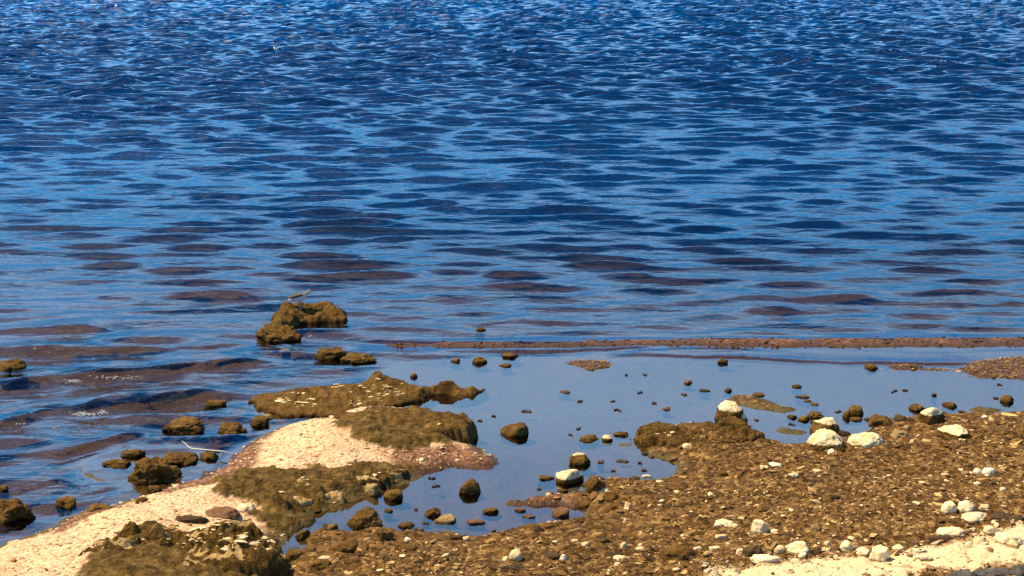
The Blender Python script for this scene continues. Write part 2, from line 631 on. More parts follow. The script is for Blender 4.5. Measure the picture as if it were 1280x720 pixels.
def rock_shape(sub, angular, rough, seed):
    """unit rock: x,y in -1..1, z from about -0.45 to 1"""
    rng = np.random.default_rng(seed)
    v, f = ICO[sub]
    v = v.copy()
    r = np.ones(len(v))
    for _ in range(int(5 + 9 * angular)):
        n = rng.normal(size=3)
        n[2] = abs(n[2]) * .9 + .02
        n /= np.linalg.norm(n)
        d = rng.uniform(.55, .92) if angular > .3 else rng.uniform(.78, .97)
        c = v @ n
        r = np.where(c * r > d, d / np.maximum(c, 1e-3), r)
    s = seed * 1.37 % 91
    r = r * (1 + rough * .3 * fbm(v[:, 0] * 9, v[:, 1] * 9, v[:, 2] * 9, 2, s + 8) * .5 + rough * .45 * fbm(v[:, 0] * 1.5, v[:, 1] * 1.5, v[:, 2] * 1.5, 3, s)
             + rough * .22 * fbm(v[:, 0] * 5, v[:, 1] * 5, v[:, 2] * 5, 3, s + 5))
    v = v * r[:, None]
    v[:, 2] = np.where(v[:, 2] < 0, v[:, 2] * .6, np.abs(v[:, 2]) ** .82)
    rr = np.hypot(v[:, 0], v[:, 1]) + 1e-6
    v[:, :2] *= (np.clip(rr, 0, 2) ** -.22)[:, None] * np.minimum(1, rr / .05)[:, None] ** .3
    v[:, 0] = (v[:, 0] - v[:, 0].min()) / np.ptp(v[:, 0]) * 2 - 1
    v[:, 1] = (v[:, 1] - v[:, 1].min()) / np.ptp(v[:, 1]) * 2 - 1
    v[:, 2] /= v[:, 2].max()
    return v, f


def put_rock(name, px, py, w, h, mat='weed', label='', cat='rock', group=None, ang=.65, rough=.5, cap=0.0, yaw=0.0, deep=.85, lift=0.0, sub=None, lean=0.0):
    """a rock whose nearest foot is seen at (px,py), w x h photo pixels in view"""
    _seed[0] += 1
    rough = min(rough, .7)
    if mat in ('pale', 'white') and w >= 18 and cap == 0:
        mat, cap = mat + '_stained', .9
    if w <= 20 and mat in ('weed', 'red', 'dark') and cap == 0:
        h *= .82
    x, y, z = on_ground(px, py)
    dist = math.sqrt(x * x + y * y + (CAM_H - z) ** 2)
    sc = dist / F_PX
    wm, hm = w * sc * 1.06, h * sc * (.92 if cap == 0 and h < 24 else .96)
    th = math.atan2(CAM_H - z, math.hypot(x, y))
    s, c = math.sin(th), math.cos(th)
    b = min(deep * wm / 2, .8 * hm / (2 * s))
    H = math.sqrt(max((hm - b * s) ** 2 - (b * s) ** 2, (hm * .3) ** 2)) / c
    if sub is None:
        sub = 5 if w > 42 else (4 if w > 16 else 3)
    v, f = rock_shape(sub, ang, rough, _seed[0])
    if yaw:
        cy, sy = math.cos(yaw), math.sin(yaw)
        v = np.stack([v[:, 0] * cy - v[:, 1] * sy, v[:, 0] * sy + v[:, 1] * cy, v[:, 2]], 1)
        v[:, 0] = (v[:, 0] - v[:, 0].min()) / np.ptp(v[:, 0]) * 2 - 1
        v[:, 1] = (v[:, 1] - v[:, 1].min()) / np.ptp(v[:, 1]) * 2 - 1
    v = v * np.array([wm / 2, b, H])
    v[:, 0] += lean * v[:, 2]
    zg = z if z > .004 else 0.0
    low = min(zg, zat(x, y + b, False)) - .02
    m = v[:, 2] < 0
    if m.any():
        v[m, 2] *= max(1.0, (zg - low) / max(1e-4, -v[:, 2].min()))
    zn = v[:, 2] / H
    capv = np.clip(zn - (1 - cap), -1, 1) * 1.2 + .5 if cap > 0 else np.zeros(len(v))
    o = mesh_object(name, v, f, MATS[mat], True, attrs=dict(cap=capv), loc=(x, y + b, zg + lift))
    if label:
        tag(o, label, cat, group)
    return o


POOLG = 'brown rocks standing in the calm pool'
SEAG = 'weed covered rocks in the shallow sea'
BEACHG = 'pale stones lying on the brown beach'
DARKG = 'dark stones lying on the brown beach'
EDGEG = 'rocks along the edge of the pool'
BOTG = 'brown rocks heaped at the near corner of the pool'

W, T_, D_, RD, P_, WH, GR = 'weed', 'tan', 'dark', 'red', 'pale', 'white', 'grey'
# px, foot y, width, height, material, label, group, options
ROCKS = [
    # --- sea side, far left
    (346, 429, 58, 25, W, 'knobbly brown weed covered rock just in front of the shorebird rock', SEAG, dict(rough=1.1)),
    (412, 449, 40, 17, W, 'rounded weed covered rock between the shorebird rock and the long outcrop', SEAG, dict(rough=.8)),
    (447, 456, 44, 16, W, 'oblong weed covered rock touching a rounder one, behind the long outcrop', SEAG, dict(rough=.8)),
    (354, 443, 17, 7, T_, 'small pale tan rock awash below the knobbly rock', SEAG, {}),
    (227, 541, 54, 21, W, 'blocky brown rock with a flat top in the shallows beyond the twig', SEAG, dict(ang=.7, rough=.5)),
    (238, 518, 20, 8, W, 'small brown rock behind the blocky flat topped rock', SEAG, {}),
    (267, 508, 28, 10, W, 'low rock half drowned in the second wavelet from the sandy spit', SEAG, {}),
    (286, 546, 38, 21, W, 'dome shaped brown rock beside the blocky flat topped rock', SEAG, dict(rough=.7)),
    (322, 533, 24, 13, W, 'small brown rock at the bend of the sand where still water gathers', SEAG, {}),
    (333, 524, 15, 7, T_, 'pale tan stone touching the rock at the bend of the sand', SEAG, {}),
    (140, 586, 38, 15, W, 'low slab at the seaward end of the rock cluster by the spit', SEAG, dict(rough=.8)),
    (163, 572, 30, 12, W, 'humped rock at the back of the rock cluster by the spit', SEAG, dict(rough=.8)),
    (187, 606, 64, 42, W, 'biggest rock of the cluster in the shallows by the spit', SEAG, dict(rough=.9, ang=.6)),
    (220, 584, 46, 19, W, 'flat rock of the cluster that lies under the bleached twig', SEAG, dict(rough=.7)),
    (192, 616, 20, 14, W, 'small rock at the near foot of the cluster by the spit', SEAG, {}),
    (213, 598, 24, 18, W, 'rounded rock at the landward side of the cluster by the spit', SEAG, {}),
    (258, 576, 26, 12, W, 'small brown rock under the thick end of the bleached twig', SEAG, {}),
    (80, 637, 26, 16, W, 'lone rounded rock in the shallows close to the sandy spit', SEAG, {}),
    (121, 640, 31, 12, W, 'low dark slab in the shallows touching the sandy spit', SEAG, dict(ang=.8)),
    (176, 629, 16, 10, W, 'small round rock at the water edge of the sandy spit', SEAG, {}),
    (6, 655, 58, 34, W, 'dark weedy mound cut by the left edge of the view near the sand', SEAG, dict(rough=.8)),
    (2, 613, 12, 8, W, 'tiny rock at the left edge of the view beyond the weedy mound', SEAG, {}),
    (8, 466, 40, 18, W, 'greenish rock under a breaking wavelet at the left edge of the view', SEAG, {}),
    # --- back of the pool
    (599, 455, 20, 13, W, 'upright small rock at the back edge of the pool behind the outcrop', SEAG, {}),
    (638, 448, 22, 8, W, 'flat rock at the back edge of the pool, beyond the upright one', SEAG, {}),
    (632, 459, 16, 7, W, 'flat rock at the back edge of the pool, on the pool side', SEAG, {}),
    (569, 453, 14, 8, RD, 'small reddish rock behind the lumpy end of the outcrop', SEAG, {}),
    (601, 414, 13, 7, W, 'small rock awash beyond the long brown wavelet', SEAG, {}),
    (904, 455, 13, 9, W, 'small orange brown rock on the thin ripple at the back of the pool', SEAG, {}),
    (1091, 462, 17, 10, W, 'small brown rock on the gravel bar at the back of the pool', SEAG, {}),
    (517, 472, 9, 8, RD, 'dark red round stone resting in the notch of the long outcrop', SEAG, dict(ang=0, rough=.2)),
    # --- standing in the pool
    (643, 547, 35, 20, W, 'smooth tilted brown boulder alone in the middle of the pool', POOLG, dict(ang=.6, rough=.35)),
    (588, 619, 30, 22, W, 'squarish brown rock with a steep side in the near pool', POOLG, dict(ang=.9, rough=.35)),
    (725, 583, 27, 17, W, 'brown rock with a pale fleck on top, in the pool behind the white capped slab', POOLG, dict(ang=.5, cap=.12)),
    (737, 553, 26, 11, W, 'low brown rock in the pool touching a stone with a pale top', POOLG, {}),
    (759, 552, 14, 9, W, 'small stone with a pale top touching a low brown rock in the pool', POOLG, dict(cap=.5)),
    (777, 546, 19, 9, W, 'small pointed rock off the tip of the brown weedy bank', POOLG, {}),
    (491, 626, 24, 15, W, 'round brown rock in the inner arm of the pool', POOLG, dict(ang=.2, rough=.35)),
    (463, 621, 24, 19, T_, 'tan block at the foot of the weedy ledge in the inner pool', POOLG, dict(ang=.7)),
    (453, 662, 48, 29, W, 'biggest angular rock in the inner arm of the pool', POOLG, dict(ang=.8, rough=.4)),
    (414, 665, 15, 13, W, 'small squarish rock in the innermost corner of the pool', POOLG, dict(ang=.7)),
    (485, 641, 11, 7, W, 'little low stone beyond the biggest angular rock of the inner pool', POOLG, {}),
    (540, 647, 22, 14, W, 'darker rock leaning behind a pale brown one in the near pool', POOLG, {}),
    (555, 655, 30, 14, T_, 'pale brown rock leaning on a darker one in the near pool', POOLG, dict(ang=.5)),
    (532, 656, 9, 5, W, 'tiny stone beside the leaning pair of rocks in the near pool', POOLG, {}),
    (507, 661, 22, 10, W, 'flat low rock between the biggest angular rock and the leaning pair', POOLG, {}),
    (613, 643, 21, 10, W, 'dark pointed rock low in the near pool in front of the squarish one', POOLG, dict(ang=.7)),
    (594, 656, 24, 8, RD, 'flat reddish stone low in the near pool', POOLG, {}),
    (701, 647, 22, 14, RD, 'reddish brown rock in the small inlet below the white capped slab', POOLG, {}),
    (661, 648, 17, 6, RD, 'low reddish stone at the mouth of the small inlet', POOLG, {}),
    (650, 640, 14, 8, RD, 'small reddish rock at the tip of the weedy strip', POOLG, {}),
    (683, 601, 20, 9, W, 'low brown rock on the pool side of the white capped slab', POOLG, {}),
    (706, 492, 13, 6, RD, 'small reddish stone in the open far part of the pool', POOLG, {}),
    (833, 513, 11, 7, RD, 'small spiky reddish stone in the pool before the stacked white capped pair', POOLG, dict(ang=.8)),
    (861, 480, 11, 7, RD, 'small dark stone far out in the pool, nearest the brown wavelet', POOLG, {}),
    (881, 490, 14, 5, D_, 'flat dark stone far out in the pool beside a spiky one', POOLG, {}),
    (911, 490, 11, 7, D_, 'spiky dark stone far out in the pool above the low mud bar', POOLG, dict(ang=.8)),
    (949, 496, 15, 7, W, 'oval brown stone just beyond the low mud bar', POOLG, dict(ang=0, rough=.3)),
    (997, 485, 12, 6, W, 'oval brown stone farthest out in the pool beyond the mud bar', POOLG, dict(ang=0, rough=.3)),
    (1004, 498, 17, 6, RD, 'biggest of three flat reddish stones in a row in the pool', POOLG, {}),
    (1010, 503, 10, 5, RD, 'middle one of three flat reddish stones in a row in the pool', POOLG, {}),
    (1019, 507, 10, 5, RD, 'nearest one of three flat reddish stones in a row in the pool', POOLG, {}),
    (1168, 495, 7, 5, D_, 'tiny dark stone in the pool beyond the white topped block', POOLG, {}),
    (1190, 510, 18, 10, W, 'rounded brown rock in the pool just behind the white topped block', POOLG, {}),
    (1261, 504, 16, 13, W, 'round brown boulder alone in the pool near the right edge of the view', POOLG, dict(ang=.1, rough=.4, deep=1)),
    (751, 579, 9, 5, RD, 'tiny reddish stone in the pool near the rock with a pale fleck', POOLG, {}),
    (566, 547, 0, 0, None, '', '', {}),
    # --- right edge of the pool
    (920, 541, 46, 22, W, 'lower brown rock of the stacked pair', EDGEG, dict(cap=.0, rough=.5)),
    (880, 537, 18, 12, W, 'round brown rock next to the stacked white capped pair', EDGEG, dict(ang=.2)),
    (862, 538, 18, 9, W, 'low brown rock on the weedy bank near the stacked white capped pair', EDGEG, {}),
    (991, 524, 14, 8, D_, 'dark low stone of the row leading to the rounded white capped rock', EDGEG, {}),
    (1006, 527, 17, 10, W, 'brown middle stone of the row leading to the rounded white capped rock', EDGEG, {}),
    (1022, 524, 22, 11, W, 'lumpy stone touching the back of the rounded white capped rock', EDGEG, dict(rough=.8)),
    (1034, 545, 35, 25, W, 'rounded brown rock with a white cap behind the two big white stones', EDGEG, dict(cap=.3, ang=.2, rough=.35)),
    (1056, 546, 18, 12, D_, 'dark stone wedged between the rounded white capped rock and a white stone', EDGEG, {}),
    (1034, 566, 54, 29, W, 'big pointed white stone on a brown foot partly painted as shadow, first of two', EDGEG, dict(cap=.62, ang=.5, rough=.35)),  # the foot's brown also takes in the shadow beneath the stone
    (1085, 561, 43, 21, W, 'big smooth cream stone, second of two side by side', EDGEG, dict(cap=.85, ang=.2, rough=.35)),
    (1072, 520, 18, 18, W, 'round brown ball shaped rock in the pool behind the cream stone', EDGEG, dict(ang=.1, rough=.3, deep=1)),
    (1072, 527, 17, 8, W, 'low stone at the foot of the ball shaped rock', EDGEG, {}),
    (1060, 523, 11, 13, W, 'narrow brown rock leaning against the ball shaped rock', EDGEG, {}),
    (1086, 526, 10, 6, D_, 'tiny dark rock between the ball shaped rock and the brown lumps', EDGEG, {}),
    (1105, 533, 32, 17, W, 'lumpy brown rock at the pool edge behind the cream stone', EDGEG, dict(rough=1)),
    (1128, 527, 16, 11, D_, 'dark rock at the pool edge between the lumpy rock and the white topped block', EDGEG, {}),
    (1168, 528, 32, 21, W, 'white topped block with a straight waterline standing at the pool edge', EDGEG, dict(cap=.55, ang=.8, rough=.3)),
    (1149, 515, 20, 13, W, 'brown rock with a knob beside the white topped block', EDGEG, dict(rough=.9)),
    (1201, 549, 46, 18, W, 'long flat rock with a cream top on the beach inland of the white topped block', EDGEG, dict(cap=.6, ang=.6, rough=.3)),
    (1127, 548, 26, 12, T_, 'tan stone on the wet edge behind the smooth cream stone', EDGEG, {}),
    (1134, 539, 13, 8, T_, 'small tan stone resting behind another tan stone on the wet edge', EDGEG, {}),
    (713, 606, 34, 22, W, 'slab with a flat white top and brown foot at the pool edge', EDGEG, dict(cap=.62, ang=.7, rough=.3)),
    (745, 616, 26, 22, W, 'brown rock on the shore just beside the slab with a white top', EDGEG, dict(ang=.5)),
    (733, 636, 27, 13, W, 'wide brown rock on the shore at the end of the weedy strip', EDGEG, {}),
    (765, 628, 22, 14, W, 'brown rock on the shore inland of the slab with a white top', EDGEG, {}),
    (663, 662, 20, 11, W, 'brown rock on the near shore of the small inlet', EDGEG, {}),
    (688, 660, 18, 9, W, 'second brown rock on the near shore of the small inlet', EDGEG, {}),
    (795, 600, 12, 6, W, 'small brown rock at the corner of the pool below the weedy bank', EDGEG, {}),
    # --- near corner of the pool
    (480, 676, 22, 16, W, 'brown rock on the shore touching the biggest angular pool rock', BOTG, dict(ang=.6)),
    (391, 641, 20, 13, W, 'round brown rock at the pool end of the weedy ledge', BOTG, {}),
    (378, 675, 22, 15, W, 'rounded rock farthest back in the heap at the near corner of the pool', BOTG, {}),
    (399, 681, 24, 13, W, 'low rock of the near corner heap, between two puddles', BOTG, {}),
    (366, 702, 26, 18, W, 'square rock of the near corner heap, beside the dark tilted slab', BOTG, dict(ang=.8)),
    (398, 712, 28, 15, W, 'wide low rock at the near side of the corner heap', BOTG, {}),
    (430, 691, 34, 17, W, 'broad rounded rock on the shore before the biggest angular pool rock', BOTG, dict(ang=.3)),
    (385, 690, 18, 9, W, 'flat small rock in the middle of the near corner heap', BOTG, {}),
    (440, 709, 24, 12, W, 'brown rock half sunk in the shingle near the corner heap', BOTG, {}),
    (512, 690, 26, 11, W, 'brown rock sunk in the shingle before the flat low pool rock', BOTG, {}),
    (312, 722, 46, 26, D_, 'dark tilted slab of rock at the bottom of the view beside the weedy shelf', None, dict(ang=1, rough=.25)),
    (275, 650, 42, 17, RD, 'smooth brown oval stone set in the pale sand of the spit', None, dict(ang=.2, rough=.3)),
    (237, 652, 44, 8, D_, 'long low dark stone in the sand next to the smooth brown oval stone', None, {}),
    (306, 641, 22, 13, P_, 'sand coloured lump of stone on the spit beside the smooth brown oval stone', None, dict(ang=.2, rough=.4)),
    (248, 668, 28, 10, P_, 'pale flat stone at the upper edge of the dark weedy shelf', None, {}),
    (334, 645, 34, 11, T_, 'flat tan slab between the sandy lump and the weedy ledge', None, dict(ang=.8)),
    (366, 629, 20, 8, P_, 'pale cream stone on the weedy ledge by its round end rock', None, {}),
    (405, 699, 15, 5, P_, 'small pale flake lying in the puddle of the corner heap', None, {}),
    # --- pale stones on the beach
    (906, 660, 25, 12, P_, 'pale oblong stone with a tiny one at its side, mid beach', BEACHG, {}),
    (920, 661, 9, 7, P_, 'tiny pale stone at the side of the oblong one, mid beach', BEACHG, {}),
    (951, 668, 23, 20, P_, 'pale upright pointed stone in the brown shingle, mid beach', BEACHG, dict(ang=.8)),
    (970, 666, 11, 5, P_, 'small flat pale stone at the foot of the upright pointed stone', BEACHG, {}),
    (1000, 693, 31, 18, WH, 'big whitish stone at the upper edge of the near sand', BEACHG, dict(ang=.5)),
    (976, 690, 14, 9, P_, 'small pale stone touching the big whitish stone at the sand edge', BEACHG, {}),
    (958, 706, 38, 14, WH, 'long white slab lying tilted at the tip of the near sand', BEACHG, dict(ang=.7, rough=.3)),
    (995, 705, 17, 7, P_, 'cream stone half sunk in the sand beyond the long white slab', BEACHG, {}),
    (927, 693, 13, 8, P_, 'pale stone beside a dark rock just inland of the long white slab', BEACHG, {}),
    (902, 673, 15, 6, P_, 'flat pale stone below the oblong stone, mid beach', BEACHG, {}),
    (895, 687, 15, 5, P_, 'flat pale flake in the shingle near the dark hollow, lower beach', BEACHG, {}),
    (873, 687, 11, 5, P_, 'smaller flat pale flake in the shingle near the dark hollow, lower beach', BEACHG, {}),
    (1061, 691, 20, 15, WH, 'whitish rounded stone between two dark ones at the sand edge', BEACHG, {}),
    (1035, 682, 9, 6, P_, 'little pale stone behind the dark stones at the sand edge', BEACHG, {}),
    (1036, 691, 8, 7, P_, 'little pale stone in front of the dark stones at the sand edge', BEACHG, {}),
    (993, 595, 14, 5, P_, 'pale flake alone on the upper brown beach near the dark log shaped stone', BEACHG, {}),
    (1223, 593, 10, 8, WH, 'smaller one of two white pebbles side by side on the far beach', BEACHG, dict(ang=.1)),
    (1238, 594, 15, 10, WH, 'larger one of two white pebbles side by side on the far beach', BEACHG, dict(ang=.1)),
    (1201, 590, 8, 5, P_, 'small cream pebble just beyond the two white pebbles of the far beach', BEACHG, {}),
    (1183, 595, 10, 5, P_, 'flat cream pebble on the far beach, seaward of the white pair', BEACHG, {}),
    (1223, 607, 9, 5, P_, 'cream pebble just below the two white pebbles of the far beach', BEACHG, {}),
    (1255, 613, 9, 5, P_, 'cream pebble on the far beach close to the right edge of the view', BEACHG, {}),
    (1188, 642, 18, 16, WH, 'round white stone, first of the bright pair above the near sand', BEACHG, dict(ang=.1, rough=.3)),
    (1210, 641, 19, 15, WH, 'round white stone with a dark shadow, second of the bright pair above the near sand', BEACHG, dict(ang=.1, rough=.3)),
    (1231, 638, 13, 8, P_, 'tan pebble behind the second stone of the bright pair', BEACHG, {}),
    (1222, 653, 33, 13, P_, 'pale flat stone lying in front of the bright white pair', BEACHG, dict(ang=.6)),
    (1192, 673, 37, 15, P_, 'tan rounded flat stone sunk in the upper edge of the near sand', BEACHG, dict(ang=.2)),
    (1080, 695, 22, 12, P_, 'cream stone leaning against the white pointed one at the sand edge', BEACHG, {}),
    (1101, 703, 26, 22, WH, 'white pointed stone standing on the near sand', BEACHG, dict(ang=.8)),
    (1213, 684, 11, 8, P_, 'small cream stone on the near sand with a dark hollow below it', BEACHG, {}),
    (1242, 668, 20, 12, WH, 'whitish stone at the right end of the near sand, farther of two', BEACHG, {}),
    (1267, 684, 34, 18, WH, 'wide whitish stone at the right end of the near sand, nearer of two', BEACHG, dict(rough=.8)),
    (1226, 682, 14, 11, P_, 'cream stone beside the wide whitish one on the near sand', BEACHG, {}),
    (1124, 690, 18, 9, P_, 'cream stone on the near sand beyond the white pointed one', BEACHG, {}),
    (1156, 700, 22, 8, P_, 'low cream stone in the middle of the near sand', BEACHG, {}),
    (645, 699, 16, 13, P_, 'pale round pebble with a small one beside it in the near shingle', BEACHG, dict(ang=.2)),
    (632, 701, 9, 6, P_, 'small pale pebble beside the round one in the near shingle', BEACHG, {}),
    (704, 699, 9, 7, WH, 'small bright white pebble in the near shingle beside a dark stone', BEACHG, {}),
    (779, 701, 24, 7, P_, 'long flat cream stone in the near shingle', BEACHG, dict(ang=.6)),
    (772, 709, 10, 7, P_, 'small cream pebble just in front of the long flat cream stone', BEACHG, {}),
    (693, 679, 10, 4, P_, 'flat pale chip in the shingle below the small inlet', BEACHG, {}),
    (732, 683, 10, 7, P_, 'pale chip in the shingle near the small dark hollow stone', BEACHG, {}),
    (780, 684, 9, 7, P_, 'pale pebble in the shingle farther up than the long flat cream stone', BEACHG, {}),
    (801, 688, 14, 5, P_, 'flat bright flake in the shingle beside the brown hump', BEACHG, {}),
    (510, 677, 9, 6, WH, 'single bright white pebble on the shore by the flat low pool rock', BEACHG, {}),
    (571, 671, 7, 4, P_, 'first of two pale chips at the pool edge below the leaning pair', BEACHG, {}),
    (583, 674, 9, 4, P_, 'second of two pale chips at the pool edge below the leaning pair', BEACHG, {}),
    (785, 635, 9, 8, P_, 'round pale pebble among brown rocks inland of the white topped slab', BEACHG, {}),
    (801, 624, 7, 4, P_, 'tiny pale chip among brown rocks at the corner of the pool', BEACHG, {}),
    (752, 616, 18, 8, P_, 'pale stone lying on the shore in front of the slab with a white top', BEACHG, dict(ang=.6, yaw=.5)),
    (748, 608, 9, 7, P_, 'pale knob resting behind a pale stone beside the white topped slab', BEACHG, dict(lift=.02)),
    (809, 597, 14, 4, WH, 'flat white flake at the very corner of the pool', BEACHG, {}),
    (527, 578, 7, 6, WH, 'bright white pebble on the reddish tail of the spit', BEACHG, dict(ang=.1)),
    (860, 560, 14, 7, P_, 'pale flat stone on the weedy bank behind the dark log shaped stone', BEACHG, {}),
    (1040, 567, 10, 6, WH, 'small white stone in front of the big pointed white stone', BEACHG, {}),
    (1232, 523, 9, 5, WH, 'small white stone at the pool edge near the long flat rock', BEACHG, {}),
    (1060, 614, 9, 4, P_, 'pale chip in the middle of the upper brown beach', BEACHG, {}),
    (1060, 643, 9, 5, P_, 'pale chip in the middle of the lower brown beach', BEACHG, {}),
    (1116, 636, 8, 4, P_, 'pale chip on the brown beach seaward of the bright white pair', BEACHG, {}),
    (848, 699, 11, 6, P_, 'pale stone under the brown hump by the dark hollow, lower beach', BEACHG, {}),
    # --- dark stones on the beach
    (969, 586, 30, 9, D_, 'dark log shaped stone with a pale upper side on the upper beach', DARKG, dict(cap=.35, ang=.6)),
    (1022, 603, 16, 8, D_, 'smaller one of two dark stones close together on the upper beach', DARKG, {}),
    (1048, 602, 20, 9, D_, 'larger one of two dark stones close together on the upper beach', DARKG, {}),
    (942, 696, 24, 17, D_, 'dark brown rock behind the long white slab at the sand tip', DARKG, {}),
    (1023, 693, 19, 13, D_, 'dark stone between the two big whitish stones at the sand edge', DARKG, {}),
    (1047, 692, 12, 10, D_, 'small dark stone touching the whitish rounded stone at the sand edge', DARKG, {}),
    (1020, 663, 13, 9, T_, 'round brown stone in the shingle beyond the upright pointed stone', DARKG, dict(ang=.1)),
    (850, 702, 40, 22, W, 'broad brown hump of rock in the near shingle', DARKG, dict(ang=.3)),
    (866, 702, 12, 9, D_, 'dark stone under the side of the broad brown hump', DARKG, {}),
    (985, 672, 28, 8, D_, 'dark flat stone lying beside the upright pointed pale stone', DARKG, {}),
    (755, 677, 15, 7, D_, 'dark stone in the shingle straight below the small inlet', DARKG, {}),
    (692, 699, 20, 11, D_, 'dark stone touching the small bright white pebble', DARKG, {}),
    (751, 708, 9, 6, D_, 'tiny dark stone before the long flat cream stone', DARKG, {}),
    (1255, 652, 28, 12, D_, 'dark stone beside the pale flat one before the bright white pair', DARKG, {}),
    (1224, 641, 28, 6, D_, 'low dark shape standing for the shadow of the second of the bright white pair', DARKG, {}),  # dark lump put where only the white stone's shadow falls
    (1182, 679, 34, 10, D_, 'dark flat stone in front of the tan rounded flat stone', DARKG, {}),
    (1146, 685, 16, 8, D_, 'small dark stone on the near sand left of a larger dark flat one', DARKG, {}),
    (1275, 654, 24, 12, D_, 'dark stone cut by the right edge of the view above the near sand', DARKG, {}),
    (522, 694, 14, 6, D_, 'small dark stone in the shingle near the flat low pool rock', DARKG, {}),
    (640, 714, 30, 9, D_, 'dark low stone in the near shingle below the pale round pebble', DARKG, {}),
    (1245, 724, 46, 14, GR, 'grey stone painted as shaded in the dark corner at the bottom of the view', None, {}),
    (1278, 722, 26, 15, GR, 'grey stone painted as shaded, cut by the bottom corner of the view', None, {}),
    (1205, 726, 34, 12, GR, 'low grey stone painted as shaded at the bottom of the view beside the corner stones', None, {}),
]
for (px, py, w, h, m, lab, grp, kw) in ROCKS:
    if m is None:
        continue
    nm = 'pebble' if w < 11 else ('stone' if m in (P_, WH, D_, T_, RD, GR) else 'rock')
    put_rock(nm, px, py, w, h, m, lab, 'pebble' if nm == 'pebble' else nm, grp or None, **kw)
# low lumps of rock in the mud round the pool
rl = random.Random(21)
nl = 0
while nl < 60:
    px, py = rl.uniform(400, 1270), rl.uniform(522, 700)
    x, y, z = on_ground(px, py)
    be = float(height(np.array([x]), np.array([y]), False)[2][0])
    if not -.03 < be < .42 or z > .12:
        continue
    w_ = rl.uniform(7, 19)
    put_rock('rock', px, py, w_, w_ * rl.uniform(.34, .55), rl.choice([W, W, D_, RD]), 'low brown lump of rock in the wet brown mud round the pool', 'rock',
             'low brown lumps of rock round the pool')
    nl += 1
# upper rock of the stacked pair rests on the lower
put_rock('rock', 914, 529, 35, 29, W, 'upper rock of the stacked pair, brown with a bright white cap', 'rock', EDGEG,
         cap=.42, ang=.3, rough=.35)
put_rock('stone', 926, 527, 18, 10, WH, 'white stone resting on the shoulder of the stacked pair', 'stone', EDGEG, ang=.5, lift=.012)


# ------------------------------------------------------------------ outcrops: low ledges with an outline of their own
def outcrop(name, pts, H, label, bumps=(), edge=.09, mat=None, seed=0, res=.0075, lumps=.5, cat='rock ledge', crust=(), sandy=0.0):
    poly = smooth_poly([at(p[0], p[1], p[2] if len(p) > 2 else 0.0) for p in pts], 2)
    x0, y0 = poly.min(0) - .06
    x1, y1 = poly.max(0) + .06
    xs, ys = np.arange(x0, x1, res), np.arange(y0, y1, res)
    X, Y = np.meshgrid(xs, ys)
    x, y = X.ravel(), Y.ravel()
    d = sdist(poly, x, y) + (.02 + .03 * lumps) * fbm(x * 7, y * 9, octaves=4, seed=seed) + .012 * fbm(x * 30, y * 30, octaves=2, seed=seed + 3)
    n = fbm(x * 5, y * 5, octaves=4, seed=seed + 7)
    n2 = np.abs(fbm(x * 13, y * 13, octaves=3, seed=seed + 1))
    g = zat(float(np.mean(x)), float(np.mean(y)), False)
    base = max(g, 0)
    up = 1 - np.exp(-np.clip(d, 0, None) / edge)
    z = np.where(d > 0, base + H * up * (.75 + lumps * n) + .022 * (n2 - .3) * up * lumps, base + d * 3.0)
    for bx, by, br, bh in bumps:
        wx, wy = at(bx, by, bh * .5)
        q = ((x - wx) ** 2 + ((y - wy) * 1.1) ** 2) / br ** 2
        z = z + np.where(d > 0, bh * np.exp(-q ** 1.3) * (1 + .4 * n), 0) * np.clip(d / .04, 0, 1)
    cr = fbm(x * 4.5, y * 6, octaves=3, seed=seed + 40)
    z = z - np.where(d > 0, up * lumps * .032 * np.exp(-(cr / .05) ** 2), 0)
    z = z + np.where(d > 0, up * lumps * (.022 * fbm(x * 22, y * 22, octaves=4, seed=seed + 9)), 0)
    z = np.maximum(z, min(base, g) - .15)
    f = grid_faces(len(ys), len(xs))
    keep = (d[f] > -.05).any(1)
    f = f[keep]
    used = np.unique(f)
    idx = np.full(len(x), -1)
    idx[used] = np.arange(len(used))
    cx, cy = float(poly[:, 0].mean()), float(poly[:, 1].mean())
    v = np.stack([x - cx, y - cy, z - base], 1)[used]
    capv = (.5 * sstep(.55 - sandy, .75 - sandy, fbm(x * 7, y * 18, octaves=4, seed=seed + 20)) + .12 if sandy else np.zeros(len(x)))
    capv = capv[used] if sandy else capv[used] * 0
    o = mesh_object(name, v, idx[f], mat or M_WEED, True, attrs=dict(cap=capv), loc=(cx, cy, base))
    tag(o, label, cat)
    rng = np.random.default_rng(seed + 100)
    vs, fs, off = [], [], 0
    iv, if_ = ICO[1]
    for (bx, by, bw, bh_, cnt) in crust:        # white shell crust
        for _ in range(cnt):
            tx, ty = at(bx + rng.normal() * bw / 2.2, by + rng.normal() * bh_ / 2.0, base + H * .8)
            k = int(np.argmin((x - tx) ** 2 + (y - ty) ** 2))
            if d[k] < .02:
                continue
            sz = rng.lognormal(math.log(.0065), .45)
            p = iv * (1 + .3 * rng.normal(size=(len(iv), 1))) * np.array([sz * rng.uniform(1, 2.4), sz, sz * .4])
            vs.append(p + np.array([x[k] - cx + rng.normal(0, .004), y[k] - cy + rng.normal(0, .004), z[k] - base]))
            fs.append(if_ + off)
            off += len(iv)
    if vs:
        c = mesh_object('shell_crust', np.concatenate(vs), np.concatenate(fs), M_PALE, False, parent=o,
                        attrs=dict(cap=np.zeros(off)))
        c['kind'] = 'stuff'
    return o


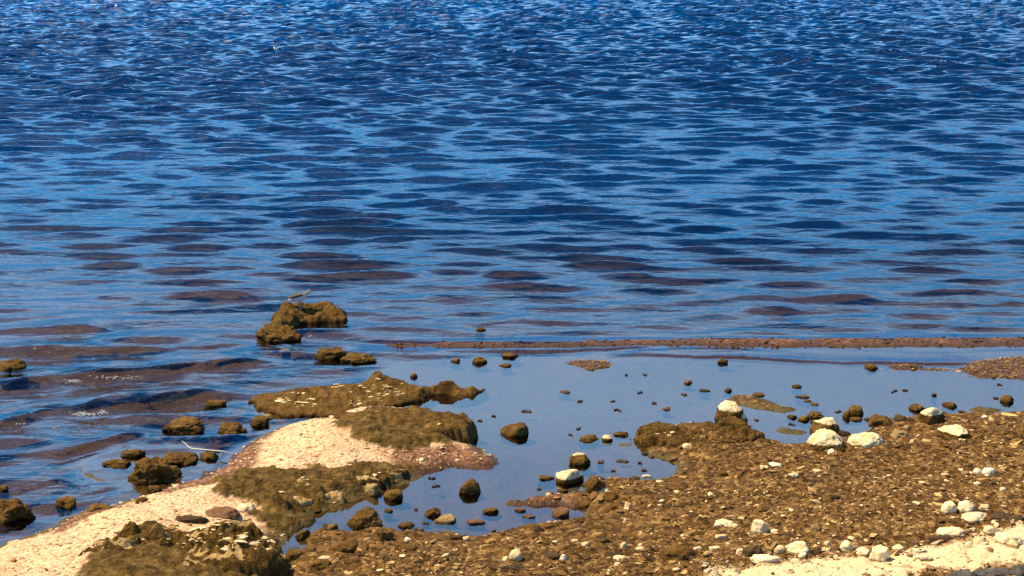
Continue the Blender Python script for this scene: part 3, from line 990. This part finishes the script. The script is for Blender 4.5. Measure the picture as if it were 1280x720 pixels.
outcrop('rock_ledge', [(312, 497), (335, 489, .03), (385, 482, .05), (440, 478, .05), (470, 476, .05), (505, 480, .05), (530, 484, .04), (545, 490),
                       (535, 499), (515, 503), (480, 512), (430, 521), (360, 522), (322, 512)], .055,
        'long brown weed covered ledge with white crust behind the sandy spit',
        bumps=[(486, 482, .14, .065), (455, 488, .2, .035), (400, 492, .2, .02), (530, 492, .12, .03)], seed=1,
        crust=[(425, 484, 12, 3, 12), (480, 490, 34, 6, 40), (378, 500, 18, 5, 22), (356, 499, 10, 4, 10), (450, 502, 14, 5, 10)])
outcrop('rock_ledge', [(512, 497), (522, 486, .02), (540, 481, .04), (575, 479, .05), (600, 482, .04), (606, 488), (596, 494), (578, 499), (560, 494), (545, 494)], .06,
        'lumpy brown rock joined to the pool end of the long ledge',
        bumps=[(552, 480, .13, .06), (588, 482, .12, .03)], edge=.06, seed=14, cat='rock', crust=[(578, 473, 5, 2, 6)])
outcrop('rock_slab', [(416, 535), (432, 531, .03), (470, 529, .06), (520, 522, .08), (560, 522, .07), (583, 535, .03), (588, 550), (570, 559), (520, 562), (470, 559), (432, 549)], .085,
        'large olive weed covered slab on the tip of the sandy spit beside the pool', edge=.08, seed=5, lumps=.35, cat='rock slab',
        crust=[(540, 532, 16, 8, 45), (475, 545, 20, 6, 12), (500, 540, 30, 8, 10)])
# the rock the bird stands on: a long back with an arm coming forward
PERCH = outcrop('perch_rock', [(340, 414), (336, 407), (343, 398), (350, 391), (364, 388), (400, 387), (424, 390), (434, 396), (427, 402), (400, 403), (380, 403),
                       (373, 405), (371, 411), (358, 416)], .10,
        'long weed covered rock in the sea with a shorebird standing on it', bumps=[(352, 400, .14, .02)], edge=.028, seed=23, cat='rock', lumps=.6)
# weedy shelves at the near left
outcrop('weedy_shelf', [(98, 740), (112, 704), (150, 690), (172, 678), (232, 682, .06), (290, 672, .08), (330, 676, .08), (350, 692, .05), (350, 745)], .10,
        'dark weedy rock shelf at the bottom left below the pale sand of the spit', edge=.1, seed=31, lumps=1.0, cat='rock shelf', sandy=.4, mat=M_SHELF,
        crust=[(240, 668, 50, 6, 40), (300, 676, 30, 8, 26), (180, 700, 60, 14, 30), (335, 668, 14, 8, 20)])
outcrop('weedy_ledge', [(282, 606, .08), (345, 598, .09), (425, 590, .09), (500, 584, .07), (514, 588, .04), (506, 600), (455, 615), (405, 631), (372, 641),
                        (340, 641, .08), (305, 622, .08)], .045,
        'brown weedy ledge strewn with shells between the pale sand and the inner pool', edge=.1, seed=37, lumps=1.0, cat='rock ledge', sandy=.55, mat=M_SHELF,
        crust=[(330, 602, 60, 8, 50), (400, 602, 70, 10, 60), (450, 592, 60, 8, 36), (350, 618, 40, 8, 30)])
outcrop('weedy_bank', [(797, 549), (806, 543), (830, 538, .02), (870, 536, .03), (900, 538, .03), (940, 545, .02), (955, 556), (930, 566), (880, 568), (820, 563)], .022,
        'low brown weedy bank reaching into the pool below the stacked white capped rocks', edge=.12, seed=41, lumps=1.3, cat='bank', mat=M_SHELF,
        crust=[(830, 540, 20, 4, 8), (900, 552, 60, 8, 14)])


# ------------------------------------------------------------------ loose shingle (uncountable) as one object
def scatter(name, n, region, palette, size, flat, seed, dens=None):
    rng = np.random.default_rng(seed)
    iv, if_ = ICO[1]
    pts = region(rng, n)
    x, y = pts
    z, spit, beach, red = height(x, y)
    keep = dens(x, y, z, spit, beach, rng) if dens else (red > .45) & (z > -.012) & ((y < 10.5) | (rng.random(len(x)) < .22))
    x, y, z = x[keep], y[keep], z[keep]
    m = len(x)
    s = size(rng, m, x, y)
    base = np.stack([iv * (1 + .22 * np.random.default_rng(k).normal(size=(len(iv), 1))) for k in range(24)])
    kind = rng.integers(0, 24, m)
    v = base[kind]
    sc = np.stack([s * rng.uniform(.8, 2.1, m), s * rng.uniform(.5, 1.1, m), s * rng.uniform(*flat, m)], 1)
    v = v * sc[:, None, :]
    a = rng.uniform(0, 6.283, m)
    ca, sa = np.cos(a)[:, None], np.sin(a)[:, None]
    tl = rng.normal(0, .22, m)[:, None]
    vx = v[..., 0] * ca - v[..., 1] * sa
    vy = v[..., 0] * sa + v[..., 1] * ca
    vz = v[..., 2] + vx * tl
    vv = np.stack([vx + x[:, None], vy + y[:, None], vz + z[:, None] + (sc[:, 2] * .25)[:, None]], 2).reshape(-1, 3)
    ff = (if_[None] + (np.arange(m) * len(iv))[:, None, None]).reshape(-1, 3)
    pal, wts = palette(rng, m, x, y)
    tint = pal * rng.uniform(.75, 1.25, (m, 1))
    o = mesh_object(name, vv, ff, M_PEB, False, attrs=dict(tint=np.repeat(tint, len(iv), 0)))
    o['kind'] = 'stuff'
    return o


def view_region(x0, x1, y0, y1):
    def f(rng, n):
        return rng.uniform(x0, x1, n), rng.uniform(y0, y1, n)
    return f


def beach_pal(rng, m, x, y):
    cols = np.array([[.026, .013, .003], [.088, .040, .009], [.16, .082, .022], [.31, .185, .06], [.55, .36, .14], [.74, .58, .31], [.20, .09, .028]])
    # paler to the right and towards the viewer
    t = np.clip(.24 + .32 * x + .3 * (7.6 - y) + .9 * fbm(x * 1.3, y * 5, octaves=4, seed=51), 0, 1)
    p0 = np.array([.34, .36, .18, .06, .02, .006, .03])
    p1 = np.array([.12, .20, .24, .22, .12, .04, .06])
    P = p0[None] * (1 - t[:, None]) + p1[None] * t[:, None]
    c = np.cumsum(P, 1)
    c /= c[:, -1:]
    k = (rng.uniform(size=(m, 1)) > c).sum(1)
    return cols[np.clip(k, 0, 6)], None


def sand_pal(rng, m, x, y):
    cols = np.array([[.64, .45, .27], [.74, .57, .36], [.52, .31, .17], [.36, .18, .095], [.2, .11, .05]])
    k = rng.choice(5, m, p=[.38, .22, .22, .12, .06])
    return cols[k], None


scatter('shingle', 120000, view_region(-2.2, 3.4, 5.4, 9.6), beach_pal,
        lambda r, m, x, y: r.lognormal(math.log(.0042), .55, m).clip(.002, .026), (.14, .4), 71,
        lambda x, y, z, sp, be, r: (be > .0) & (z > -.01) & (r.random(len(x)) < .12 + .95 * sstep(.05, .75, be + .5 * fbm(x * 3, y * 3, octaves=2))) & (sdist(SANDPATCH, x, y) < .06 * r.random(len(x))))
scatter('flat_stones', 420, view_region(-2.2, 3.4, 5.4, 9.6), beach_pal,
        lambda r, m, x, y: r.uniform(.014, .03, m), (.18, .45), 77,
        lambda x, y, z, sp, be, r: (be > .02) & (z > 0) & (sdist(SANDPATCH, x, y) < 0))
scatter('shoal_gravel', 42000, view_region(-1.6, 4.2, 8.4, 11.6), lambda r, m, x, y: (np.where(y[:, None] > 10.5, np.array([[.27, .2, .2]]), 1.0) * np.array([[.20, .105, .045], [.30, .175, .075], [.10, .05, .02], [.42, .28, .14]])[r.choice(4, m, p=[.4, .25, .25, .1])], None),
        lambda r, m, x, y: r.lognormal(math.log(.006), .45, m).clip(.003, .02), (.3, .7), 78, None)
scatter('shell_grit', 9000, view_region(-4.2, .4, 5.4, 9.4), sand_pal,
        lambda r, m, x, y: r.lognormal(math.log(.006), .4, m).clip(.003, .018), (.3, .7), 72,
        lambda x, y, z, sp, be, r: (sp > .0) & (be < .0) & (z > .0))
scatter('sand_grit', 2600, view_region(.6, 3.2, 5.6, 7.4), sand_pal,
        lambda r, m, x, y: r.lognormal(math.log(.006), .5, m).clip(.003, .02), (.3, .7), 73,
        lambda x, y, z, sp, be, r: (sdist(SANDPATCH, x, y) > -.1))

# loose pale pebbles that nothing tells apart: individuals, copies of a few shapes
protos = []
for k in range(6):
    v, f = rock_shape(2, .4, .5, 500 + k)
    v = v * np.array([.02, .013, .007])
    protos.append(mesh_object('pebble', v, f, (M_PALE, M_TAN, M_PALE)[k % 3], True, attrs=dict(cap=np.zeros(len(v)))))
rp = random.Random(5)
cnt = 0
while cnt < 75:
    px, py = rp.uniform(520, 1275), rp.uniform(585, 716)
    if py < 668 - (px - 520) * .25 or rp.random() > .25 + .75 * (px - 500) / 780:
        continue
    x, y, z = on_ground(px, py)
    if z < .02:
        continue
    src = protos[cnt % 6]
    o = src if cnt < 6 else src.copy()
    if cnt >= 6:
        COL.objects.link(o)
    o.location = (x, y, zat(x, y) + .004)
    o.rotation_euler = (0, 0, rp.uniform(0, 6.28))
    s = rp.uniform(.45, 1.0)
    o.scale = (s * rp.uniform(.8, 1.4), s, s)
    tag(o, 'small cream or tan pebble lying loose among the brown shingle of the beach', 'pebble', 'small cream and tan pebbles in the shingle')
    cnt += 1

# ------------------------------------------------------------------ weed scraps on the pool
def weed_material():
    t = NT('drifting_weed')
    P, _ = t.pos()
    return t.done(t.bsdf(t.ramp(t.noise(P, 60, 3), [(.3, (.02, .012, .012)), (.7, (.08, .045, .04))]), .6, None, .3))


M_DRIFT = weed_material()


def scrap(px, py, w, h, seed):
    x, y = at(px, py)
    sc = math.hypot(y, 3) / F_PX
    rng = np.random.default_rng(seed)
    n = 9
    L = w * sc
    cx = np.linspace(-L / 2, L / 2, n)
    cy = np.cumsum(rng.normal(0, .006, n))
    wd = (.35 + .65 * np.sin(np.linspace(.15, 3.0, n))) * h * sc * 1.1 * rng.uniform(.6, 1.3, n)
    v, f = [], []
    for i in range(n):
        for (dy, dz) in ((-wd[i], 0), (-wd[i] * .5, .006), (wd[i] * .5, .007), (wd[i], 0), (0, -.008)):
            v.append((cx[i], cy[i] + dy, dz + rng.normal(0, .001)))
    for i in range(n - 1):
        for j in range(5):
            a, b = i * 5 + j, i * 5 + (j + 1) % 5
            f.append((a, b, b + 5, a + 5))
    return mesh_object('weed_scrap', v, f, M_DRIFT, True, loc=(x, y, .002))


SCRAPS = [(658, 514, 13, 4), (800, 491, 7, 3), (772, 513, 9, 2.5), (855, 493, 7, 3), (778, 576, 15, 3), (725, 502, 7, 2), (818, 505, 6, 2.5),
          (617, 520, 6, 2), (600, 527, 6, 2), (713, 543, 5, 2), (723, 536, 6, 2), (1048, 515, 8, 2.5), (990, 532, 8, 2.5), (945, 524, 5, 2),
          (1016, 528, 6, 2.5), (1118, 490, 9, 2), (1131, 488, 6, 2), (1250, 482, 6, 2), (1245, 498, 6, 2), (766, 502, 6, 2), (800, 580, 5, 2),
          (767, 590, 6, 2.5), (805, 588, 7, 2.5), (540, 597, 9, 2), (545, 609, 10, 3), (520, 637, 5, 2.5), (524, 663, 12, 3), (617, 664, 6, 2.5),
          (688, 615, 8, 3), (674, 612, 5, 2), (1202, 514, 9, 2.5), (806, 468, 5, 2), (783, 469, 4, 2)]
first_labels = {0: 'long dark scrap of weed afloat beyond the tilted boulder in the pool',
                4: 'dark thin scrap of weed afloat by the tip of the weedy bank',
                24: 'reddish scrap of weed afloat between the round rock and the squarish rock'}
for i, (px, py, w, h) in enumerate(SCRAPS):
    o = scrap(px, py, w, h, 900 + i)
    tag(o, first_labels.get(i, 'tiny dark fleck of weed afloat on the calm blue pool'), 'weed', 'weed scraps afloat on the pool')


# ------------------------------------------------------------------ tubes
def tube(path, radii, sides=7, seed=0, wob=.0):
    rng = np.random.default_rng(seed)
    p = np.array(path, float)
    v, f = [], []
    for i in range(len(p)):
        d = p[min(i + 1, len(p) - 1)] - p[max(i - 1, 0)]
        d /= np.linalg.norm(d)
        a = np.cross(d, (0, 0, 1.0) if abs(d[2]) < .9 else (1.0, 0, 0))
        a /= np.linalg.norm(a)
        b = np.cross(d, a)
        for k in range(sides):
            t = 2 * math.pi * k / sides
            v.append(p[i] + (a * math.cos(t) + b * math.sin(t)) * radii[i] * (1 + wob * rng.normal()))
    for i in range(len(p) - 1):
        for k in range(sides):
            a, b = i * sides + k, i * sides + (k + 1) % sides
            f.append((a, b, b + sides, a + sides))
    return v, f


def simple_mat(name, c, rough=.7, noise=30, var=.6):
    t = NT(name)
    P, _ = t.pos()
    return t.done(t.bsdf(t.mix(t.noise(P, noise, 4), tuple(v * var for v in c), c), rough, t.bump(t.noise(P, noise * 3, 3), .002, .5), .25))


M_WOOD = simple_mat('bleached_wood', (.5, .44, .37), .7, 60, .75)


def twig():
    base = np.array(at(258, 572) + (0.0,))
    def W3(px, py, z):
        x, y = at(px, py, z)
        return np.array([x, y, z]) - base
    main = [W3(240, 561, .03), W3(252, 562, .032), W3(264, 563, .034), W3(276, 564, .036), W3(283, 565, .035), W3(290, 568, .02)]
    fork = [W3(240, 561, .03), W3(235, 558, .035), W3(231, 554, .045), W3(227, 551, .055)]
    side = [W3(278, 564, .036), W3(276, 568, .02), W3(274, 573, .0)]
    v, f = [], []
    for path, r0, r1 in ((main, .0055, .0028), (fork, .0045, .002), (side, .004, .002)):
        a, b = tube(path, np.linspace(r0, r1, len(path)), 7, 3, .1)
        f += [tuple(i + len(v) for i in q) for q in b]
        v += a
    o = mesh_object('driftwood_twig', v, f, M_WOOD, True, loc=base)
    tag(o, 'bleached forked driftwood twig lying across rocks in the shallows by the spit', 'twig')


twig()


# ------------------------------------------------------------------ shorebird
def bird_material():
    t = NT('wader_plumage')
    P, _ = t.pos()
    c = t.attr('tint', 'Color')
    return t.done(t.bsdf(t.mix(t.math('MULTIPLY', t.noise(P, 140, 3), .45), c, (.06, .045, .03)), .8, None, .2))


def shorebird():
    px, py = 373, 374
    x, y = at(px, 380, .11)
    pv = np.array([PERCH.matrix_world @ v.co for v in PERCH.data.vertices]) + np.array(PERCH.location)
    k = ((pv[:, 0] - x) ** 2 + (pv[:, 1] - y - .08) ** 2) < .03 ** 2
    ztop = float(pv[k, 2].mean())
    root = bpy.data.objects.new('shorebird', None)
    root.empty_display_size = .05
    COL.objects.link(root)
    root.location = (x, y + .08, ztop)
    tag(root, 'small brown backed shorebird with white underparts standing on the long rock in the sea', 'bird')
    # body, neck, head and legs grown as one skin; it faces +X, body slopes down to the tail
    pts = [(-.085, 0, .066), (-.05, 0, .078), (-.01, 0, .088), (.035, 0, .098), (.056, 0, .120), (.069, 0, .137), (.086, 0, .138)]
    rad = [.008, .022, .031, .027, .013, .0185, .010]
    edges = [(i, i + 1) for i in range(6)]
    for s in (-1, 1):
        n = len(pts)
        pts += [(.0, s * .012, .062), (.006, s * .013, .036), (-.002, s * .013, .004), (.016, s * .014, .002)]
        rad += [.009, .0042, .0035, .0035]
        edges += [(2, n), (n, n + 1), (n + 1, n + 2), (n + 2, n + 3)]
    me = bpy.data.meshes.new('body')
    me.from_pydata(pts, edges, [])
    o = bpy.data.objects.new('body', me)
    COL.objects.link(o)
    md = o.modifiers.new('s', 'SKIN')
    for i, r in enumerate(rad):
        sv = me.skin_vertices[0].data[i]
        sv.radius = (r, r)
        sv.use_root = (i == 2)
    sb = o.modifiers.new('d', 'SUBSURF')
    sb.levels = sb.render_levels = 2
    dg = bpy.context.evaluated_depsgraph_get()
    ev = bpy.data.meshes.new_from_object(o.evaluated_get(dg))
    bpy.data.objects.remove(o)
    n = len(ev.vertices)
    co = np.empty(n * 3, np.float32)
    ev.vertices.foreach_get('co', co)
    co = co.reshape(-1, 3)
    axis = np.interp(co[:, 0], [p[0] for p in pts[:7]], [p[2] for p in pts[:7]])
    up = sstep(.0, .012, co[:, 2] - axis)
    up = np.where(co[:, 0] < -.06, .25 * up, up)
    leg = (co[:, 2] < .058)[:, None]
    tint = np.array([.78, .76, .72])[None] * (1 - up[:, None]) + np.array([.17, .125, .085])[None] * up[:, None]
    tint = np.where(leg, np.array([.45, .4, .3])[None], tint)
    a = ev.attributes.new('tint', 'FLOAT_COLOR', 'POINT')
    cc = np.ones((n, 4), np.float32)
    cc[:, :3] = tint
    a.data.foreach_set('color', cc.ravel())
    ev.polygons.foreach_set('use_smooth', np.ones(len(ev.polygons), bool))
    ev.materials.clear()
    ev.materials.append(bird_material())
    b = bpy.data.objects.new('body', ev)
    COL.objects.link(b)
    b.parent = root
    v, f = tube([(.092, 0, .138), (.107, 0, .136), (.126, 0, .132)], [.0042, .003, .001], 6)
    mesh_object('bill', v, f, simple_mat('bill_horn', (.12, .09, .06)), True, parent=root)
    for s in (-1, 1):
        iv, if_ = ICO[2]
        mesh_object('eye', iv * .0032, if_, simple_mat('eye_black', (.01, .01, .01), .2), True, parent=root, loc=(.077, s * .0145, .142))
        # folded wing lying along the flank
        wv = iv * np.array([.062, .008, .012])
        wv[:, 2] += wv[:, 0] * .25
        mesh_object('wing', wv, if_, simple_mat('wing_brown', (.16, .115, .075), .8, 120, .5), True, parent=root, loc=(-.032, s * .022, .1))


shorebird()


# ------------------------------------------------------------------ foam on the little breakers
def foam():
    rng = np.random.default_rng(8)
    iv, if_ = ICO[1]
    vs, fs, off = [], [], 0
    for (cx, cy, sx, sy, n, hz) in ((92, 476, 8, 1.5, 40, .035), (145, 472, 22, 1.5, 60, .035), (105, 518, 12, 2, 120, .03), (128, 516, 7, 2, 50, .03),
                                    (70, 535, 5, 1.2, 10, .008), (24, 530, 5, 1.2, 6, .008), (388, 420, 4, 1, 8, .01)):
        for _ in range(n):
            x, y = at(cx + rng.normal() * sx * .6, cy + rng.normal() * sy * .6, hz)
            s = rng.uniform(.0015, .0055)
            vs.append(iv * np.array([s * 1.8, s, s * .7]) + np.array([x, y, hz + rng.normal(0, .004)]))
            fs.append(if_ + off)
            off += len(iv)
    o = mesh_object('foam', np.concatenate(vs), np.concatenate(fs), simple_mat('sea_foam', (.42, .42, .4), .5, 80, .7), True)
    o['kind'] = 'stuff'


foam()

# ------------------------------------------------------------------ light
world = bpy.data.worlds.new('World')
scene.world = world
world.use_nodes = True
nt = world.node_tree
nt.nodes.clear()
sky = nt.nodes.new('ShaderNodeTexSky')
sky.sky_type = 'NISHITA'
sky.sun_disc = False
sky.sun_elevation = SUN_EL
sky.sun_rotation = SUN_AZ
sky.air_density = 1.3
sky.dust_density = .2
sky.ozone_density = 3.0
# a few thin white clouds
tc = nt.nodes.new('ShaderNodeTexCoord')
mp = nt.nodes.new('ShaderNodeMapping')
mp.inputs['Scale'].default_value = (1.6, 1.6, 3.2)
nt.links.new(tc.outputs['Generated'], mp.inputs[0])
nz = nt.nodes.new('ShaderNodeTexNoise')
nz.inputs['Scale'].default_value = 1.9
nz.inputs['Detail'].default_value = 5
nt.links.new(mp.outputs[0], nz.inputs['Vector'])
mr = nt.nodes.new('ShaderNodeMapRange')
mr.interpolation_type = 'SMOOTHSTEP'
mr.inputs[1].default_value = .5
mr.inputs[2].default_value = .8
mr.inputs[4].default_value = .45
nt.links.new(nz.outputs['Fac'], mr.inputs[0])
mx = nt.nodes.new('ShaderNodeMix')
mx.data_type = 'RGBA'
mx.inputs[7].default_value = (6.6, 7.4, 8.4, 1)
sx = nt.nodes.new('ShaderNodeSeparateXYZ')
nt.links.new(tc.outputs['Generated'], sx.inputs[0])
cm = nt.nodes.new('ShaderNodeMapRange')
cm.interpolation_type = 'SMOOTHSTEP'
cm.inputs[1].default_value = .08
cm.inputs[2].default_value = .24
nt.links.new(sx.outputs[2], cm.inputs[0])
cmul = nt.nodes.new('ShaderNodeMath')
cmul.operation = 'MULTIPLY'
nt.links.new(mr.outputs[0], cmul.inputs[0])
nt.links.new(cm.outputs[0], cmul.inputs[1])
nt.links.new(cmul.outputs[0], mx.inputs[0])
hs = nt.nodes.new('ShaderNodeHueSaturation')
hs.inputs['Saturation'].default_value = 1.3
rampn = nt.nodes.new('ShaderNodeValToRGB')
el = rampn.color_ramp.elements
el[0].position, el[0].color = 0.0, (.05, .20, .54, 1)
el[1].position, el[1].color = 1.0, (.25, .33, .50, 1)
e = el.new(.16)
e.color = (.36, .54, .84, 1)
for p_, c_ in ((.085, (.16, .34, .66)), (.31, (1.75, 1.62, 1.5)), (.46, (1.0, .96, .96)), (.22, (.72, .81, .93)), (.65, (.32, .44, .62))):
    e = el.new(p_)
    e.color = (*c_, 1)
nt.links.new(sx.outputs[2], rampn.inputs[0])
mm = nt.nodes.new('ShaderNodeMix')
mm.data_type = 'RGBA'
mm.blend_type = 'MULTIPLY'
mm.inputs[0].default_value = 1
nt.links.new(sky.outputs[0], mm.inputs[6])
nt.links.new(rampn.outputs[0], mm.inputs[7])
nt.links.new(mm.outputs[2], hs.inputs['Color'])
nt.links.new(hs.outputs[0], mx.inputs[6])
bg = nt.nodes.new('ShaderNodeBackground')
bg.inputs[1].default_value = .13
nt.links.new(mx.outputs[2], bg.inputs[0])
ow = nt.nodes.new('ShaderNodeOutputWorld')
nt.links.new(bg.outputs[0], ow.inputs[0])

sun = bpy.data.lights.new('sun', 'SUN')
sun.energy = 4.9
sun.angle = R(.5)
sun.color = (1, .82, .5)
so = bpy.data.objects.new('sun', sun)
COL.objects.link(so)
sd = Vector((math.sin(SUN_AZ) * math.cos(SUN_EL), math.cos(SUN_AZ) * math.cos(SUN_EL), math.sin(SUN_EL)))
so.rotation_euler = sd.to_track_quat('Z', 'Y').to_euler()
so.location = sd * 50

cam = bpy.data.cameras.new('camera')
cam.sensor_width = 36
cam.lens = 36 * F_PX / 1280
cam.clip_start, cam.clip_end = .1, 6000
co = bpy.data.objects.new('camera', cam)
COL.objects.link(co)
co.location = (0, 0, CAM_H)
co.rotation_euler = (R(90) - PITCH, 0, 0)
scene.camera = co

vs = scene.view_settings
vs.view_transform = 'Standard'
vs.look = 'None'
vs.exposure = .85
vs.gamma = 1
vs.use_curve_mapping = False
scene.cycles.max_bounces = 8
scene.cycles.transparent_max_bounces = 12
scene.cycles.sample_clamp_indirect = 4
scene.cycles.sample_clamp_direct = 1.6
scene.cycles.caustics_reflective = False
scene.cycles.caustics_refractive = False
